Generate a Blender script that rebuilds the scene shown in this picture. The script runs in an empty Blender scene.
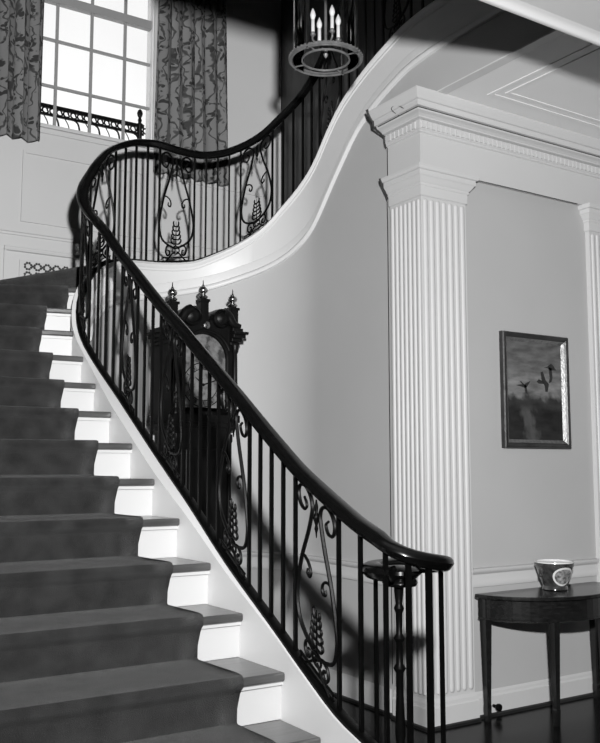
import bpy, math, random
from mathutils import Vector
random.seed(7)
SC = bpy.context.scene
COL = SC.collection
PI = math.pi

# ------------------------------------------------------------------ materials
def mat(name, g, rough=.5, var=0.0, vscale=6.0, bump=0.0, bscale=60.0, metal=0.0, spec=.5, sheen=0.0, coat=0.0, stretch=None):
    m = bpy.data.materials.new(name); m.use_nodes = True
    nt = m.node_tree; N = nt.nodes; L = nt.links
    b = N['Principled BSDF']
    b.inputs['Base Color'].default_value = (g, g, g, 1)
    b.inputs['Roughness'].default_value = rough
    b.inputs['Metallic'].default_value = metal
    b.inputs['Specular IOR Level'].default_value = spec
    if sheen:
        b.inputs['Sheen Weight'].default_value = sheen
        b.inputs['Sheen Roughness'].default_value = .4
        b.inputs['Sheen Tint'].default_value = (.8, .8, .8, 1)
    if coat:
        b.inputs['Coat Weight'].default_value = coat
        b.inputs['Coat Roughness'].default_value = .08
    tc = N.new('ShaderNodeTexCoord')
    mp = N.new('ShaderNodeMapping')
    if stretch: mp.inputs['Scale'].default_value = stretch
    L.new(tc.outputs['Object'], mp.inputs['Vector'])
    if var:
        n = N.new('ShaderNodeTexNoise'); n.inputs['Scale'].default_value = vscale; n.inputs['Detail'].default_value = 5
        L.new(mp.outputs[0], n.inputs['Vector'])
        r = N.new('ShaderNodeMapRange')
        r.inputs['From Min'].default_value = .25; r.inputs['From Max'].default_value = .75
        r.inputs['To Min'].default_value = g*(1-var); r.inputs['To Max'].default_value = g*(1+var)
        L.new(n.outputs['Fac'], r.inputs['Value'])
        c = N.new('ShaderNodeCombineColor')
        for i in range(3): L.new(r.outputs[0], c.inputs[i])
        L.new(c.outputs[0], b.inputs['Base Color'])
    if bump:
        n2 = N.new('ShaderNodeTexNoise'); n2.inputs['Scale'].default_value = bscale; n2.inputs['Detail'].default_value = 3
        L.new(mp.outputs[0], n2.inputs['Vector'])
        bp = N.new('ShaderNodeBump'); bp.inputs['Strength'].default_value = bump; bp.inputs['Distance'].default_value = .01
        L.new(n2.outputs['Fac'], bp.inputs['Height']); L.new(bp.outputs[0], b.inputs['Normal'])
    return m

M = {}
M['wall'] = mat('grey wall paint', .42, .75, .04, 1.2, .04, 120)
M['panelling'] = mat('dark wall tone', .04, .5, .3, 4, .05, 40, stretch=(6, 6, 1))  # dark streaked tone shared by the stair side wall and the near room
M['lifted'] = mat('gloss white paint', .86, .4, .02, 2, .02, 90)  # white trim with brightness put into the colour, for curb and header bead
M['pil'] = mat('pilaster paint', .56, .5, .02, 2, .02, 90)
M['rtrim'] = mat('pale trim paint', .54, .5, .02, 2, .02, 90)
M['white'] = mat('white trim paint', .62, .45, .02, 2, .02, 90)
M['panel'] = mat('cream panelling paint', .45, .55, .03, 1.5, .02, 90)
M['muntin'] = mat('backlit sash shade', .22, .6, .05, 6)  # darkened in the colour to stand for backlit sash bars
M['ceil'] = mat('ceiling plaster', .80, .8, .02, 1, .03, 90)
M['floor'] = mat('dark polished floor boards', .006, .20, .5, 3, .03, 20, spec=.07, stretch=(1, 9, 1))
M['carpet'] = mat('grey pile carpet', .031, .95, .42, 11, .8, 300, spec=.1, sheen=.22)
M['tread'] = mat('stained tread wood', .075, .28, .35, 5, .05, 30, stretch=(1, 8, 8), coat=.3)
M['iron'] = mat('black iron', .003, .38, .3, 20, .08, 150, spec=.10)
M['rail'] = mat('dark mahogany', .0035, .22, .4, 6, .0, 40, spec=.22, coat=.10, stretch=(2, 9, 9))
M['clockwood'] = mat('dark clock case wood', .004, .4, .5, 7, .06, 40, spec=.16, coat=.0, stretch=(8, 8, 1.5))
M['table'] = mat('table mahogany', .011, .25, .55, 9, .03, 50, spec=.35, coat=.2, stretch=(1.5, 4, 8))
M['brass'] = mat('polished brass', .34, .26, .1, 20, metal=1.0)
M['dark_metal'] = mat('aged lantern metal', .20, .4, .35, 25, .1, 90, metal=.3)
M['candle'] = mat('white candle sleeve', .85, .5, .03, 20)
M['shoe_dark'] = mat('dark shoe moulding', .012, .35, .3, 8)
M['grille_dark'] = mat('dark grille opening', .012, .6, .2, 30)
M['wire'] = mat('dark wire and shadow line', .03, .5, .3, 60)  # also colours the tubes that stand for shadow lines
M['cloth_lining'] = mat('curtain lining', .3, .9, .1, 8)
M['frame_wood'] = mat('dark frame wood', .022, .35, .5, 14, .1, 60)
M['frame_gilt'] = mat('silver gilt frame slip', .30, .3, .35, 40, .1, 90, metal=.85)
M['bird'] = mat('dark painted duck', .02, .6, .3, 90)
M['pot_in'] = mat('pale glazed rim', .7, .15, .05, 30)
M['medal_edge'] = mat('pale medallion border', .68, .2, .05, 30)
M['medal'] = mat('medallion scene', .22, .2, .95, 55)

def nodes(name):
    m = bpy.data.materials.new(name); m.use_nodes = True
    return m, m.node_tree.nodes, m.node_tree.links, m.node_tree.nodes['Principled BSDF']
def ramp(N, pts):
    r = N.new('ShaderNodeValToRGB'); e = r.color_ramp.elements
    while len(e) < len(pts): e.new(.5)
    for i, (p, v) in enumerate(pts):
        e[i].position = p; e[i].color = (v, v, v, 1)
    return r

# floral curtain cloth: woven ground with dark leaf sprays on winding stems
m, N, L, b = nodes('floral curtain cloth'); M['curtain'] = m
b.inputs['Roughness'].default_value = .9; b.inputs['Specular IOR Level'].default_value = .1
tc = N.new('ShaderNodeTexCoord')
nz = N.new('ShaderNodeTexNoise'); nz.inputs['Scale'].default_value = 5; nz.inputs['Detail'].default_value = 2
L.new(tc.outputs['UV'], nz.inputs['Vector'])
va = N.new('ShaderNodeVectorMath'); va.operation = 'MULTIPLY_ADD'
va.inputs[1].default_value = (.22, .22, 0)
L.new(nz.outputs['Color'], va.inputs[0]); L.new(tc.outputs['UV'], va.inputs[2])
vo = N.new('ShaderNodeTexVoronoi'); vo.inputs['Scale'].default_value = 24; vo.feature = 'F1'
L.new(va.outputs[0], vo.inputs['Vector'])
r1 = ramp(N, [(0, 1), (.40, 1), (.47, 0)]); L.new(vo.outputs['Distance'], r1.inputs[0])
n3 = N.new('ShaderNodeTexNoise'); n3.inputs['Scale'].default_value = 9; n3.inputs['Detail'].default_value = 2
L.new(tc.outputs['UV'], n3.inputs['Vector'])
r3 = ramp(N, [(.47, 0), (.53, 1)]); L.new(n3.outputs['Fac'], r3.inputs[0])
ml = N.new('ShaderNodeMath'); ml.operation = 'MULTIPLY'
L.new(r1.outputs[0], ml.inputs[0]); L.new(r3.outputs[0], ml.inputs[1])
wv = N.new('ShaderNodeTexWave'); wv.wave_type = 'BANDS'; wv.inputs['Scale'].default_value = 3.2; wv.inputs['Distortion'].default_value = 9; wv.inputs['Detail Scale'].default_value = 1.6
L.new(va.outputs[0], wv.inputs['Vector'])
r2 = ramp(N, [(0, .9), (.07, .7), (.13, 0)]); L.new(wv.outputs['Fac'], r2.inputs[0])
mx = N.new('ShaderNodeMath'); mx.operation = 'MAXIMUM'
L.new(ml.outputs[0], mx.inputs[0]); L.new(r2.outputs[0], mx.inputs[1])
fr = ramp(N, [(0, .165), (1, .035)]); L.new(mx.outputs[0], fr.inputs[0]); L.new(fr.outputs[0], b.inputs['Base Color'])

# landscape painting (the picture's own pattern)
m, N, L, b = nodes('painted marsh landscape'); M['canvas'] = m
b.inputs['Roughness'].default_value = .55; b.inputs['Specular IOR Level'].default_value = .15
tc = N.new('ShaderNodeTexCoord'); sp = N.new('ShaderNodeSeparateXYZ'); L.new(tc.outputs['UV'], sp.inputs[0])
nz = N.new('ShaderNodeTexNoise'); nz.inputs['Scale'].default_value = 7; nz.inputs['Detail'].default_value = 6
L.new(tc.outputs['UV'], nz.inputs['Vector'])
ad = N.new('ShaderNodeMath'); ad.operation = 'MULTIPLY_ADD'; ad.inputs[1].default_value = .22
L.new(nz.outputs['Fac'], ad.inputs[0]); L.new(sp.outputs['Y'], ad.inputs[2])
rr = ramp(N, [(0, .03), (.18, .02), (.40, .018), (.52, .035), (.58, .15), (.70, .17), (.82, .12), (1, .10)])
L.new(ad.outputs[0], rr.inputs[0])
mp = N.new('ShaderNodeMapping'); mp.inputs['Scale'].default_value = (2.2, 9, 1); L.new(tc.outputs['UV'], mp.inputs[0])
n2 = N.new('ShaderNodeTexNoise'); n2.inputs['Scale'].default_value = 1.5; n2.inputs['Detail'].default_value = 4; L.new(mp.outputs[0], n2.inputs['Vector'])
mr = N.new('ShaderNodeMapRange'); mr.inputs['From Min'].default_value = .3; mr.inputs['From Max'].default_value = .7
mr.inputs['To Min'].default_value = .6; mr.inputs['To Max'].default_value = 1.5; L.new(n2.outputs['Fac'], mr.inputs['Value'])
mu = N.new('ShaderNodeMix'); mu.data_type = 'RGBA'; mu.blend_type = 'MULTIPLY'; mu.inputs[0].default_value = 1
L.new(rr.outputs[0], mu.inputs[6])
cc = N.new('ShaderNodeCombineColor')
for i in range(3): L.new(mr.outputs[0], cc.inputs[i])
L.new(cc.outputs[0], mu.inputs[7])
# pale water path winding through the dark reeds
w1 = N.new('ShaderNodeMath'); w1.operation = 'MULTIPLY_ADD'; w1.inputs[1].default_value = .35; w1.inputs[2].default_value = .28
L.new(sp.outputs['Y'], w1.inputs[0])
n4 = N.new('ShaderNodeTexNoise'); n4.inputs['Scale'].default_value = 9; L.new(tc.outputs['UV'], n4.inputs['Vector'])
w2 = N.new('ShaderNodeMath'); w2.operation = 'MULTIPLY_ADD'; w2.inputs[1].default_value = .35; L.new(n4.outputs['Fac'], w2.inputs[0])
w2b = N.new('ShaderNodeMath'); w2b.operation = 'SUBTRACT'; w2b.inputs[0].default_value = .72; L.new(w1.outputs[0], w2b.inputs[1])
w2c = N.new('ShaderNodeMath'); w2c.operation = 'SUBTRACT'; L.new(w2b.outputs[0], w2c.inputs[0]); w2c.inputs[1].default_value = .17
L.new(w2c.outputs[0], w2.inputs[2])
w3 = N.new('ShaderNodeMath'); w3.operation = 'SUBTRACT'; L.new(sp.outputs['X'], w3.inputs[0]); L.new(w2.outputs[0], w3.inputs[1])
w4 = N.new('ShaderNodeMath'); w4.operation = 'ABSOLUTE'; L.new(w3.outputs[0], w4.inputs[0])
rw = ramp(N, [(0, 1), (.07, .7), (.15, 0)]); L.new(w4.outputs[0], rw.inputs[0])
ry = ramp(N, [(.0, .8), (.28, .9), (.38, 0)]); L.new(sp.outputs['Y'], ry.inputs[0])
wm = N.new('ShaderNodeMath'); wm.operation = 'MULTIPLY'; L.new(rw.outputs[0], wm.inputs[0]); L.new(ry.outputs[0], wm.inputs[1])
mw = N.new('ShaderNodeMix'); mw.data_type = 'RGBA'; L.new(wm.outputs[0], mw.inputs[0])
L.new(mu.outputs[2], mw.inputs[6]); mw.inputs[7].default_value = (.085, .085, .085, 1)
L.new(mw.outputs[2], b.inputs['Base Color'])

# clock dial
m, N, L, b = nodes('silvered engraved dial'); M['dial'] = m
b.inputs['Roughness'].default_value = .4; b.inputs['Metallic'].default_value = .3
tc = N.new('ShaderNodeTexCoord'); vo = N.new('ShaderNodeTexNoise'); vo.inputs['Scale'].default_value = 22; vo.inputs['Detail'].default_value = 3
L.new(tc.outputs['Object'], vo.inputs['Vector'])
rr = ramp(N, [(.38, .06), (.5, .17), (.65, .24)]); L.new(vo.outputs['Fac'], rr.inputs[0]); L.new(rr.outputs[0], b.inputs['Base Color'])

# pot glaze
m, N, L, b = nodes('dark mottled glaze'); M['glaze'] = m
b.inputs['Roughness'].default_value = .15; b.inputs['Coat Weight'].default_value = .5
tc = N.new('ShaderNodeTexCoord'); vo = N.new('ShaderNodeTexNoise'); vo.inputs['Scale'].default_value = 35
L.new(tc.outputs['Object'], vo.inputs['Vector'])
rr = ramp(N, [(.35, .025), (.65, .06)]); L.new(vo.outputs['Fac'], rr.inputs[0]); L.new(rr.outputs[0], b.inputs['Base Color'])

# thin clear glass
def glass(name, tint):
    m = bpy.data.materials.new(name); m.use_nodes = True
    nt = m.node_tree; N = nt.nodes; L = nt.links
    N.remove(N['Principled BSDF']); out = N['Material Output']
    t = N.new('ShaderNodeBsdfTransparent'); t.inputs[0].default_value = (tint, tint, tint, 1)
    g = N.new('ShaderNodeBsdfGlossy'); g.inputs['Roughness'].default_value = .03
    f = N.new('ShaderNodeFresnel'); f.inputs['IOR'].default_value = 1.35
    x = N.new('ShaderNodeMixShader'); L.new(f.outputs[0], x.inputs[0]); L.new(t.outputs[0], x.inputs[1]); L.new(g.outputs[0], x.inputs[2])
    L.new(x.outputs[0], out.inputs['Surface'])
    return m
M['glass'] = glass('clear lantern glass', .96)
M['pane'] = glass('window glass', .97)

# ------------------------------------------------------------------ geometry helpers
def V(*a): return Vector(a)
class G:
    def __init__(s): s.v = []; s.f = []; s.mi = []
    def add(s, vs, fs, mi=0):
        o = len(s.v); s.v += [tuple(p) for p in vs]; s.f += [tuple(i+o for i in f) for f in fs]; s.mi += [mi]*len(fs); return s
    def box(s, x0, y0, z0, x1, y1, z1, mi=0):
        x0, x1 = min(x0, x1), max(x0, x1); y0, y1 = min(y0, y1), max(y0, y1); z0, z1 = min(z0, z1), max(z0, z1)
        vs = [(x0,y0,z0),(x1,y0,z0),(x1,y1,z0),(x0,y1,z0),(x0,y0,z1),(x1,y0,z1),(x1,y1,z1),(x0,y1,z1)]
        return s.add(vs, [(3,2,1,0),(4,5,6,7),(0,1,5,4),(1,2,6,5),(2,3,7,6),(3,0,4,7)], mi)
    def prism(s, poly, z0, z1, mi=0):
        a = sum(poly[i][0]*poly[(i+1) % len(poly)][1]-poly[(i+1) % len(poly)][0]*poly[i][1] for i in range(len(poly)))
        if a < 0: poly = poly[::-1]
        n = len(poly); vs = [(x,y,z0) for x,y in poly]+[(x,y,z1) for x,y in poly]
        fs = [tuple(range(n))[::-1], tuple(range(n, 2*n))]+[(i,(i+1) % n,(i+1) % n+n,i+n) for i in range(n)]
        return s.add(vs, fs, mi)
    def prism_y(s, poly, y0, y1, mi=0):          # polygon in x,z extruded along y
        a = sum(poly[i][0]*poly[(i+1) % len(poly)][1]-poly[(i+1) % len(poly)][0]*poly[i][1] for i in range(len(poly)))
        if a < 0: poly = poly[::-1]
        n = len(poly); vs = [(x,y0,z) for x,z in poly]+[(x,y1,z) for x,z in poly]
        fs = [tuple(range(n)), tuple(range(n, 2*n))[::-1]]+[(i,i+n,(i+1) % n+n,(i+1) % n) for i in range(n)]
        return s.add(vs, fs, mi)
    def tube(s, pts, r, n=8, mi=0, closed=False):
        pts = [Vector(p) for p in pts]; k = len(pts)
        rs = r if isinstance(r, (list, tuple)) else [r]*k
        vs = []; prev = None
        for i, p in enumerate(pts):
            if closed: t = pts[(i+1) % k]-pts[i-1]
            else: t = pts[min(i+1, k-1)]-pts[max(i-1, 0)]
            if t.length < 1e-9: t = V(0,0,1)
            t.normalize()
            if prev is None:
                up = V(0,0,1) if abs(t.z) < .9 else V(1,0,0)
                a = t.cross(up).normalized()
            else:
                a = prev-t*prev.dot(t)
                a = a.normalized() if a.length > 1e-6 else t.orthogonal().normalized()
            prev = a; b = t.cross(a)
            for j in range(n):
                w = 2*PI*(j+.5)/n
                vs.append(p+(a*math.cos(w)+b*math.sin(w))*rs[i])
        fs = []
        for i in range(k if closed else k-1):
            for j in range(n):
                i2 = (i+1) % k; j2 = (j+1) % n
                fs.append((i*n+j, i*n+j2, i2*n+j2, i2*n+j))
        if not closed:
            fs.append(tuple(range(n))[::-1]); fs.append(tuple((k-1)*n+j for j in range(n)))
        return s.add(vs, fs, mi)
    def lathe(s, c, prof, n=24, mi=0, axis='z', sx=1, sy=1):
        vs = []; fs = []
        for r, h in prof:
            for j in range(n):
                w = 2*PI*j/n
                if axis == 'z': vs.append((c[0]+sx*r*math.cos(w), c[1]+sy*r*math.sin(w), c[2]+h))
                else: vs.append((c[0]+r*math.cos(w), c[1]-h, c[2]+r*math.sin(w)))
        k = len(prof)
        for i in range(k-1):
            for j in range(n):
                j2 = (j+1) % n; fs.append((i*n+j, i*n+j2, (i+1)*n+j2, (i+1)*n+j))
        fs.append(tuple(range(n))[::-1]); fs.append(tuple((k-1)*n+j for j in range(n)))
        return s.add(vs, fs, mi)
    def sweep(s, pts, prof, zs=None, mi=0, closed=False, zfun=None):
        """profile of (offset to the left of travel, z) carried along a plan path, mitred at corners"""
        pts = [Vector((p[0], p[1])) for p in pts]; k = len(pts); n = len(prof); vs = []
        for i in range(k):
            a = pts[i]-pts[i-1] if (i > 0 or closed) else None
            b = pts[(i+1) % k]-pts[i] if (i < k-1 or closed) else None
            if a is None: a = b
            if b is None: b = a
            a = a.normalized(); b = b.normalized()
            na = Vector((-a.y, a.x)); nb = Vector((-b.y, b.x)); m = na+nb
            m = m.normalized(); m = m/max(.3, m.dot(na))
            z0 = zs[i] if zs else 0
            for q, (o, z) in enumerate(prof):
                zz = zfun(i, q) if zfun else z0+z
                vs.append((pts[i].x+m.x*o, pts[i].y+m.y*o, zz))
        fs = []
        for i in range(k if closed else k-1):
            i2 = (i+1) % k
            for j in range(n):
                j2 = (j+1) % n; fs.append((i*n+j, i2*n+j, i2*n+j2, i*n+j2))
        if not closed:
            fs.append(tuple(range(n))); fs.append(tuple((k-1)*n+j for j in range(n))[::-1])
        return s.add(vs, fs, mi)
    def sphere(s, c, r, n=12, m=8, mi=0, sc=(1,1,1)):
        vs = [(c[0], c[1], c[2]-r*sc[2])]
        for i in range(1, m):
            w = -PI/2+PI*i/m
            for j in range(n):
                u = 2*PI*j/n; vs.append((c[0]+r*sc[0]*math.cos(w)*math.cos(u), c[1]+r*sc[1]*math.cos(w)*math.sin(u), c[2]+r*sc[2]*math.sin(w)))
        vs.append((c[0], c[1], c[2]+r*sc[2])); fs = []
        for j in range(n): fs.append((0, 1+(j+1) % n, 1+j))
        for i in range(m-2):
            for j in range(n):
                a = 1+i*n; fs.append((a+j, a+(j+1) % n, a+n+(j+1) % n, a+n+j))
        a = 1+(m-2)*n; top = len(vs)-1
        for j in range(n): fs.append((a+j, a+(j+1) % n, top))
        return s.add(vs, fs, mi)

ORG = {}
def obj(name, g, m, parent=None, smooth=False, bevel=0, origin=None, solid=0):
    """link ONE mesh object; g in world coordinates"""
    me = bpy.data.meshes.new(name)
    if parent is not None and origin is None: o0 = ORG[parent.name]
    else: o0 = Vector(origin) if origin is not None else Vector((0,0,0))
    me.from_pydata([tuple(Vector(v)-o0) for v in g.v], [], g.f)
    mats = m if isinstance(m, (list, tuple)) else [m]
    for x in mats: me.materials.append(x)
    for p, i in zip(me.polygons, g.mi): p.material_index = i
    import bmesh
    bm = bmesh.new(); bm.from_mesh(me); bmesh.ops.recalc_face_normals(bm, faces=bm.faces); bm.to_mesh(me); bm.free()
    o = bpy.data.objects.new(name, me); COL.objects.link(o)
    if parent is not None:
        o.parent = parent; o.location = o0-ORG[parent.name]
    else: o.location = o0
    ORG[o.name] = o0
    if smooth:
        for p in me.polygons: p.use_smooth = True
        try: me.set_sharp_from_angle(angle=math.radians(42))
        except Exception: pass
    if bevel:
        b = o.modifiers.new('bevel', 'BEVEL'); b.width = bevel; b.segments = 2; b.limit_method = 'ANGLE'; b.angle_limit = math.radians(40)
    if solid:
        b = o.modifiers.new('solid', 'SOLIDIFY'); b.thickness = solid; b.offset = -1
    return o
def thing(name, label, cat, loc, group=None):
    o = bpy.data.objects.new(name, None); COL.objects.link(o); o.location = loc; o.empty_display_size = .1
    o['label'] = label; o['category'] = cat
    if group: o['group'] = group
    ORG[o.name] = Vector(loc); return o
def tag(o, label, cat, group=None):
    o['label'] = label; o['category'] = cat
    if group: o['group'] = group
    return o
def struct(name, g, m, parent=None, **k):
    o = obj(name, g, m, parent, **k); o['kind'] = 'structure'; return o

def catmull(pts, n=6):
    pts = [Vector(p) for p in pts]; out = []
    P = [2*pts[0]-pts[1]]+pts+[2*pts[-1]-pts[-2]]
    for i in range(1, len(P)-2):
        for j in range(n):
            t = j/n; a, b, c, d = P[i-1], P[i], P[i+1], P[i+2]
            out.append(.5*((2*b)+(c-a)*t+(2*a-5*b+4*c-d)*t*t+(3*b-a-3*c+d)*t**3))
    out.append(pts[-1]); return out

class Spline:                       # monotone-ish cubic through (s, z)
    def __init__(s, pts):
        s.x = [p[0] for p in pts]; s.y = [p[1] for p in pts]; n = len(pts)
        d = [(s.y[i+1]-s.y[i])/(s.x[i+1]-s.x[i]) for i in range(n-1)]
        s.m = [d[0]]+[0 if d[i-1]*d[i] <= 0 else 2*d[i-1]*d[i]/(d[i-1]+d[i]) for i in range(1, n-1)]+[d[-1]]
    def __call__(s, t):
        x, y, m = s.x, s.y, s.m
        if t <= x[0]: return y[0]+m[0]*(t-x[0])
        if t >= x[-1]: return y[-1]
        i = max(j for j in range(len(x)-1) if x[j] <= t)
        h = x[i+1]-x[i]; u = (t-x[i])/h
        return (2*u**3-3*u*u+1)*y[i]+(u**3-2*u*u+u)*h*m[i]+(-2*u**3+3*u*u)*y[i+1]+(u**3-u*u)*h*m[i+1]

# ------------------------------------------------------------------ stair geometry
CX, CY, RC = 2.74, 5.25, .84          # the well: centre of the half-round end, railing radius
SEND = RC*PI
def swell(s):
    if s < -1.75: return -.018*min(1, (-1.75-s)/.45)
    t = min(1, max(0, (s+1.75)/.7)); u = min(1, max(0, (s+.55)/.6)); return .036*t*t*(3-2*t)*(1-u*u*(3-2*u))
def bulge(s): return .055*math.exp(-((s-.3)/.38)**2)
def plan(s, d=0.0):                   # point of the railing line at arc length s; d = offset towards the well
    r = RC+bulge(s)-d
    if s < 0: return Vector((CX-r, CY+s))
    if s > SEND: return Vector((CX+r, CY-(s-SEND)))
    a = PI-s/RC
    return Vector((CX+r*math.cos(a), CY+r*math.sin(a)))
def normal(s):                        # towards the well
    if s < 0: return Vector((1, 0))
    if s > SEND: return Vector((-1, 0))
    a = PI-s/RC; return Vector((-math.cos(a), -math.sin(a)))
string_top = Spline([(-3.0,.465),(-2.75,.565),(-2.59,.616),(-2.386,.720),(-2.156,.850),(-1.74,1.080),(-1.343,1.330),(-1.01,1.527),(-.76,1.680),
    (-.485,1.851),(-.12,2.09),(.15,2.33),(.367,2.575),(.557,2.775),(.76,2.915),(1.0,2.975),(1.25,2.998),(1.5,3.03),(1.69,3.10),(1.93,3.21),
    (2.1,3.31),(2.27,3.45),(2.45,3.58),(2.639,3.73),(2.80,3.90),(2.95,4.03),(3.15,4.14),(3.41,4.24),(3.67,4.31),(3.9,4.33),(5.6,4.33)])
mold_z = Spline([(-3.0,.22),(-1.0,1.26),(0,1.94),(.76,2.62),(1.25,2.74),(1.65,2.83),(1.85,2.89),(2.16,2.985),(2.4,3.09),(2.6,3.22),(2.9,3.53),(3.18,3.79),(3.48,3.93),(3.73,4.0),(4.0,4.02),(5.6,4.02)])
rail_top = Spline([(-2.856,1.267),(-2.774,1.292),(-2.689,1.322),(-2.569,1.376),(-2.44,1.438),(-2.302,1.508),(-2.153,1.600),(-1.992,1.704),(-1.818,1.819),
    (-1.629,1.939),(-1.423,2.068),(-1.197,2.214),(-.948,2.370),(-.673,2.554),(-.367,2.763),(-.113,2.965),(.07,3.10),(.2,3.21),(.35,3.345),(.5,3.485),(.62,3.62),(.746,3.742),
    (.925,3.851),(1.07,3.908),(1.24,3.934),(1.41,3.918),(1.57,3.906),(1.715,3.924),(1.88,3.977),(2.04,4.055),(2.2,4.17),(2.39,4.299),(2.639,4.50),(2.85,4.72),(3.05,4.88),(3.4,5.06),(3.67,5.15),(3.9,5.19),(5.6,5.19)])
def frange(a, b, st):
    n = max(1, round((b-a)/st)); return [a+(b-a)*i/n for i in range(n+1)]

staircase = thing('staircase', 'white curved staircase with stained wooden treads rising from lower right and turning at the window', 'staircase', (1.2, 2.2, 0))
# nosing lines: k -> (right end at the string, left end at the wall, z)
LX = .15
lines = {}
lines[1] = (Vector((1.866, 2.19)), Vector((LX, 2.19)))
lines[2] = (Vector((1.866, 2.475)), Vector((LX, 2.475)))
yk = {3: 2.756, 4: 3.00, 5: 3.31, 6: 3.585, 7: 3.87, 8: 4.13, 9: 4.42, 10: 4.73, 11: 5.02}
for k, y in yk.items(): lines[k] = (Vector((1.85-swell(y-CY)-bulge(y-CY), y)), Vector((LX, y)))
def onr(deg): return plan((180-deg)/180*PI*RC, -.048)
lines[12] = (onr(181), Vector((LX, 5.285)))
lines[13] = (onr(168.5), Vector((LX, 5.75)))
lines[14] = (onr(154.5), Vector((LX, 6.11)))
lines[15] = (onr(142), Vector((LX, 6.74)))
lines[16] = (onr(133.6), Vector((1.5, 7.25)))
lines[17] = (onr(62), Vector((3.82, 7.25)))
lines[18] = (onr(40), Vector((4.45, 6.68)))
lines[19] = (onr(21), Vector((4.45, 5.92)))
lines[20] = (onr(3), Vector((4.45, 5.36)))
lines[21] = (Vector((3.63, 5.04)), Vector((4.45, 5.04)))
lines[22] = (Vector((3.63, 4.74)), Vector((4.45, 4.74)))
lines[23] = (Vector((3.63, 4.42)), Vector((4.45, 4.42)))
def back(k):                           # horizontal unit vector up the stair, square to the nosing
    a, b = lines[k]; d = (a-b).normalized(); n = Vector((-d.y, d.x)); return n
OV = .032
extra = {15: [(LX, 7.25)], 17: [(4.45, 7.25)]}
RISE = .18
for k in range(1, 23):
    a, b = lines[k]; n2 = back(k+1); a2, b2 = lines[k+1]
    ra, rb = a2+n2*OV, b2+n2*OV
    if k == 15: rb = Vector((1.5, 7.25))
    if k == 16: rb = Vector((3.82, 7.25))
    g = G(); z = RISE*k
    poly = [tuple(a), tuple(b)]+extra.get(k, [])+[tuple(rb), tuple(ra)]
    if k == 16: poly = [tuple(a), tuple(b), tuple(rb)]+[tuple(ra)]+[tuple(onr(d)) for d in (75, 90, 105, 120)]
    g.prism(poly, z-.034, z)
    if k == 1:                         # curtail step with a rounded end under the volute
        g = G(); pr = [(LX, 2.19), (2.0, 2.19)]+[(2.02+.26*math.sin(t), 2.45-.26*math.cos(t)) for t in [i*PI/12 for i in range(13)]]+[(1.85, 2.71), (1.85, 2.5), (LX, 2.5)]
        g.prism(pr, z-.034, z); 
    obj('tread', g, M['tread'], staircase, bevel=.008)
for k in range(1, 24):
    a, b = lines[k]; n = back(k); g = G(); z0 = RISE*(k-1); z1 = RISE*k-.034
    p, q = a+n*OV, b+n*OV
    p2, q2 = p+n*.015, q+n*.015
    if k == 1:
        pr = [(LX, 2.22), (2.0, 2.22)]+[(2.02+.23*math.sin(t), 2.45-.23*math.cos(t)) for t in [i*PI/12 for i in range(13)]]+[(1.85, 2.68), (1.85, 2.5), (LX, 2.5)]
        g.prism(pr, 0, z1)
    else:
        g.prism([tuple(p), tuple(q), tuple(q2), tuple(p2)], z0, z1)
        # small cove under the nosing
        g.prism([tuple(p), tuple(q), tuple(q-n*.014), tuple(p-n*.014)], z1-.016, z1)
    obj('riser', g, M['white'], staircase)

# closed string: curb beside the steps and fascia on the well side
S = frange(-2.98, 5.3, .06)
pts = [plan(s) for s in S]
g = G()
# stair face, well face: a closed section carried along the plan curve
def string_piece(S_, m_):
    g = G(); vs = []
    for sv in S_:
        n_ = -normal(sv); t = string_top(sv); lo_ = 0.0 if sv < .2 else mold_z(sv)
        wo = .05+swell(sv); u_ = min(1, max(0, sv/.35)); wi = -.021-.029*u_
        for o_, z_ in [(wo, t), (wo, max(0, t-.42)), (wi, lo_), (wi, t)]:
            p_ = plan(sv)+n_*o_; vs.append((p_.x, p_.y, z_))
    n = len(S_)
    fs = [(4*i+q, 4*i+4+q, 4*i+4+(q+1) % 4, 4*i+(q+1) % 4) for i in range(n-1) for q in range(4)]
    fs += [(0,1,2,3), tuple(4*(n-1)+q for q in (3,2,1,0))]
    g.add(vs, fs); obj('string', g, m_, staircase, smooth=True)
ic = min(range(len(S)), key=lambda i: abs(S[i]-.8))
string_piece(S[:ic+1], M['lifted'])  # same painted string, coloured lighter here to offset raking light
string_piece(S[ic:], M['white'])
SU = [s for s in S if s > .33]
pu = [plan(s) for s in SU]
g = G()      # rounded cap moulding along the top of the fascia
prof = [(-.045,0),(-.062,-.004),(-.072,-.02),(-.068,-.036),(-.058,-.046),(-.058,-.060),(-.052,-.066),(-.045,-.066)]
g.sweep(pu, prof, zs=[string_top(s) for s in SU])
obj('string_moulding', g, M['white'], staircase, smooth=True)
g = G()      # bead at the foot of the fascia
prof = [(-.045,.105),(-.054,.100),(-.056,.085),(-.056,.035),(-.066,.030),(-.074,.018),(-.074,.004),(-.066,-.008),(-.045,-.012)]
g.sweep(pu, prof, zs=[mold_z(s) for s in SU])
obj('string_moulding', g, M['white'], staircase, smooth=True)

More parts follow.
